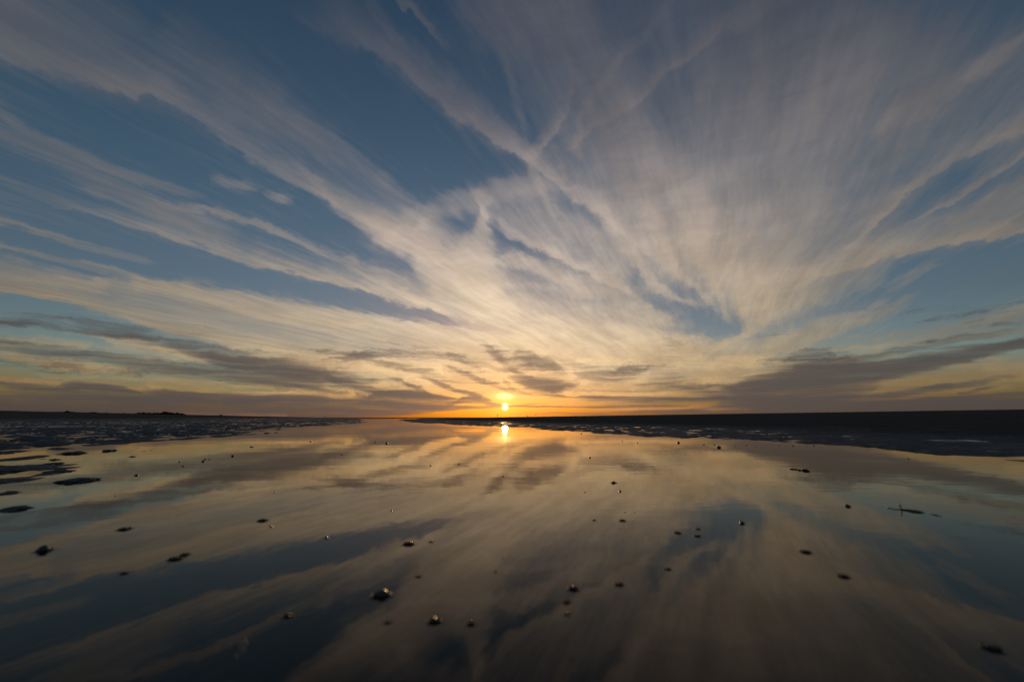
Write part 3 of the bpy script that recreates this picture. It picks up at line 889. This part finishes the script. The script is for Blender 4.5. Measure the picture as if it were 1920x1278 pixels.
# the far left shore: scrub on low dunes
def scrub(x0, x1, dist, top, label, seed):
    a_ = along(x0, dist); b_ = along(x1, dist)
    mid = (a_ + b_) / 2
    L = (b_ - a_).length
    h = top * m_per_px(mid)
    n, m = 70, 12
    bm = bmesh.new()
    ux = (b_ - a_); ux.z = 0; ux.normalize()
    uy = Vector((-ux.y, ux.x, 0))
    rows = []
    for i in range(n + 1):
        t = i / n
        row = []
        for j in range(m + 1):
            v = j / m * 2 - 1
            env = (math.sin(math.pi * t) ** 0.6) * max(0.0, 1 - v * v)
            bumps = 0.30 + 0.85 * max(0, mnoise.noise(Vector((t * 4.2 + seed, v * 1.2, seed)))) + 0.30 * mnoise.noise(Vector((t * 22 + seed, v * 3, 1.3))) + 0.14 * mnoise.noise(Vector((t * 60 + seed, v * 7, 4.1)))
            pos_ = ux * (t - 0.5) * L + uy * v * L * 0.12
            base = hz(mid.x + pos_.x, mid.y + pos_.y) - mid.z - 0.25
            row.append(bm.verts.new((pos_.x, pos_.y, base + max(0.0, h * env * bumps * 1.5) + 0.0)))
        rows.append(row)
    for i in range(n):
        for j in range(m):
            bm.faces.new((rows[i][j], rows[i + 1][j], rows[i + 1][j + 1], rows[i][j + 1]))
    bmesh.ops.recalc_face_normals(bm, faces=bm.faces)
    me = bpy.data.meshes.new('dune_scrub'); bm.to_mesh(me); bm.free()
    o = link('dune_scrub', me, M_SCRUB)
    o.location = mid
    tag(o, label, 'scrub', 'scrub on the far left shore')
scrub(245, 352, 520, 6.0, 'longest and highest dark scrub hump on the far left shore', 3.1)
scrub(94, 152, 560, 3.2, 'leftmost low dark scrub hump on the far shore', 7.7)
scrub(160, 205, 560, 2.4, 'thin scrub hump between the leftmost hump and the longest one', 12.4)
scrub(405, 428, 520, 2.0, 'tiny scrub tuft on the far shore, right of the longest hump', 21.9)
scrub(212, 238, 540, 1.6, 'faint scrub tuft just left of the longest hump', 33.3)

# marker posts out on the flats
for px, dist, hp, label in [(933, 240, 6.0, 'thin marker post with a short crossbar below the sun on the horizon'),
                            (609, 300, 5.0, 'thin marker post on the far horizon left of centre')]:
    p = along(px, dist)
    s = m_per_px(p)
    r_ = empty('marker_post', p, -math.atan2(p.x, p.y), label, 'post')
    tube('pole', [(0, 0, -0.5, 0.40 * s), (0, 0, hp * s, 0.34 * s)], M_WOOD, r_)
    if px > 900:
        tube('crossbar', [(-1.6 * s, -0.4 * s, hp * s * 0.80, 0.3 * s), (1.6 * s, -0.4 * s, hp * s * 0.80, 0.3 * s)], M_WOOD, r_)

# two gulls over the right bank
def gull_mesh(name, flying):
    bm = bmesh.new()
    def loft(rows, close=True):
        vs = [[bm.verts.new(q) for q in row] for row in rows]
        for a_, b_ in zip(vs, vs[1:]):
            for k in range(len(a_)):
                bm.faces.new((a_[k], a_[(k + 1) % len(a_)], b_[(k + 1) % len(b_)], b_[k]))
        bm.faces.new(vs[0][::-1]); bm.faces.new(vs[-1])
    tilt = 0.10 if flying else 0.42
    body = [(-0.30, 0.012, 0.0), (-0.20, 0.035, 0.0), (-0.08, 0.065, 0), (0.05, 0.075, 0), (0.15, 0.052, 0.02), (0.20, 0.040, 0.05), (0.25, 0.042, 0.06), (0.285, 0.026, 0.055), (0.30, 0.010, 0.05), (0.345, 0.005, 0.042)]
    rows = []
    for x, r, z in body:
        c = Vector((x * math.cos(tilt), 0, z + x * math.sin(tilt)))
        rows.append([c + Vector((0, math.cos(2 * math.pi * k / 8) * r, math.sin(2 * math.pi * k / 8) * r)) for k in range(8)])
    loft(rows)
    if flying:
        for sg in (-1, 1):
            rows = []
            for y, x, z, ch in [(0.03, 0.05, 0.03, 0.17), (0.20, 0.08, 0.14, 0.16), (0.34, 0.07, 0.17, 0.13), (0.50, 0.0, 0.12, 0.09), (0.66, -0.10, 0.05, 0.03)]:
                rows.append([Vector((x + ch / 2, sg * y, z)), Vector((x, sg * y, z + 0.014)), Vector((x - ch / 2, sg * y, z)), Vector((x, sg * y, z - 0.008))][::sg])
            loft(rows)
    else:
        for sg in (-1, 1):
            rows = []
            for z, r in [(-0.02, 0.016), (-0.10, 0.008), (-0.24, 0.008)]:
                rows.append([Vector((math.cos(2 * math.pi * k / 6) * r, sg * 0.03 + math.sin(2 * math.pi * k / 6) * r, z)) for k in range(6)][::-1])
            loft(rows)
            rows = []
            for x, w_ in [(-0.02, 0.008), (0.07, 0.035)]:
                rows.append([Vector((x, sg * 0.03 - w_, -0.245)), Vector((x, sg * 0.03 + w_, -0.245)), Vector((x, sg * 0.03 + w_, -0.235)), Vector((x, sg * 0.03 - w_, -0.235))])
            loft(rows)
    bmesh.ops.recalc_face_normals(bm, faces=bm.faces)
    me = bpy.data.meshes.new(name); bm.to_mesh(me); bm.free(); smooth(me)
    return me

p = along(989, 95)
o = link('gull', gull_mesh('gull', False), M_GULL)
o.location = p + Vector((0, 0, 0.245))
o.rotation_euler = (0, 0, R(190))
tag(o, 'dark gull standing on the crest of the sandbank right of the sun', 'bird')
d = ray(1004, 777.5)
o = link('gull', gull_mesh('gull', True), M_GULL)
k = 115 / d.y
o.location = (d.x * k, d.y * k, CAM_H + d.z * k)
o.rotation_euler = (R(-12), R(8), R(60))
tag(o, 'gull in flight low over the sandbank right of the sun', 'bird')
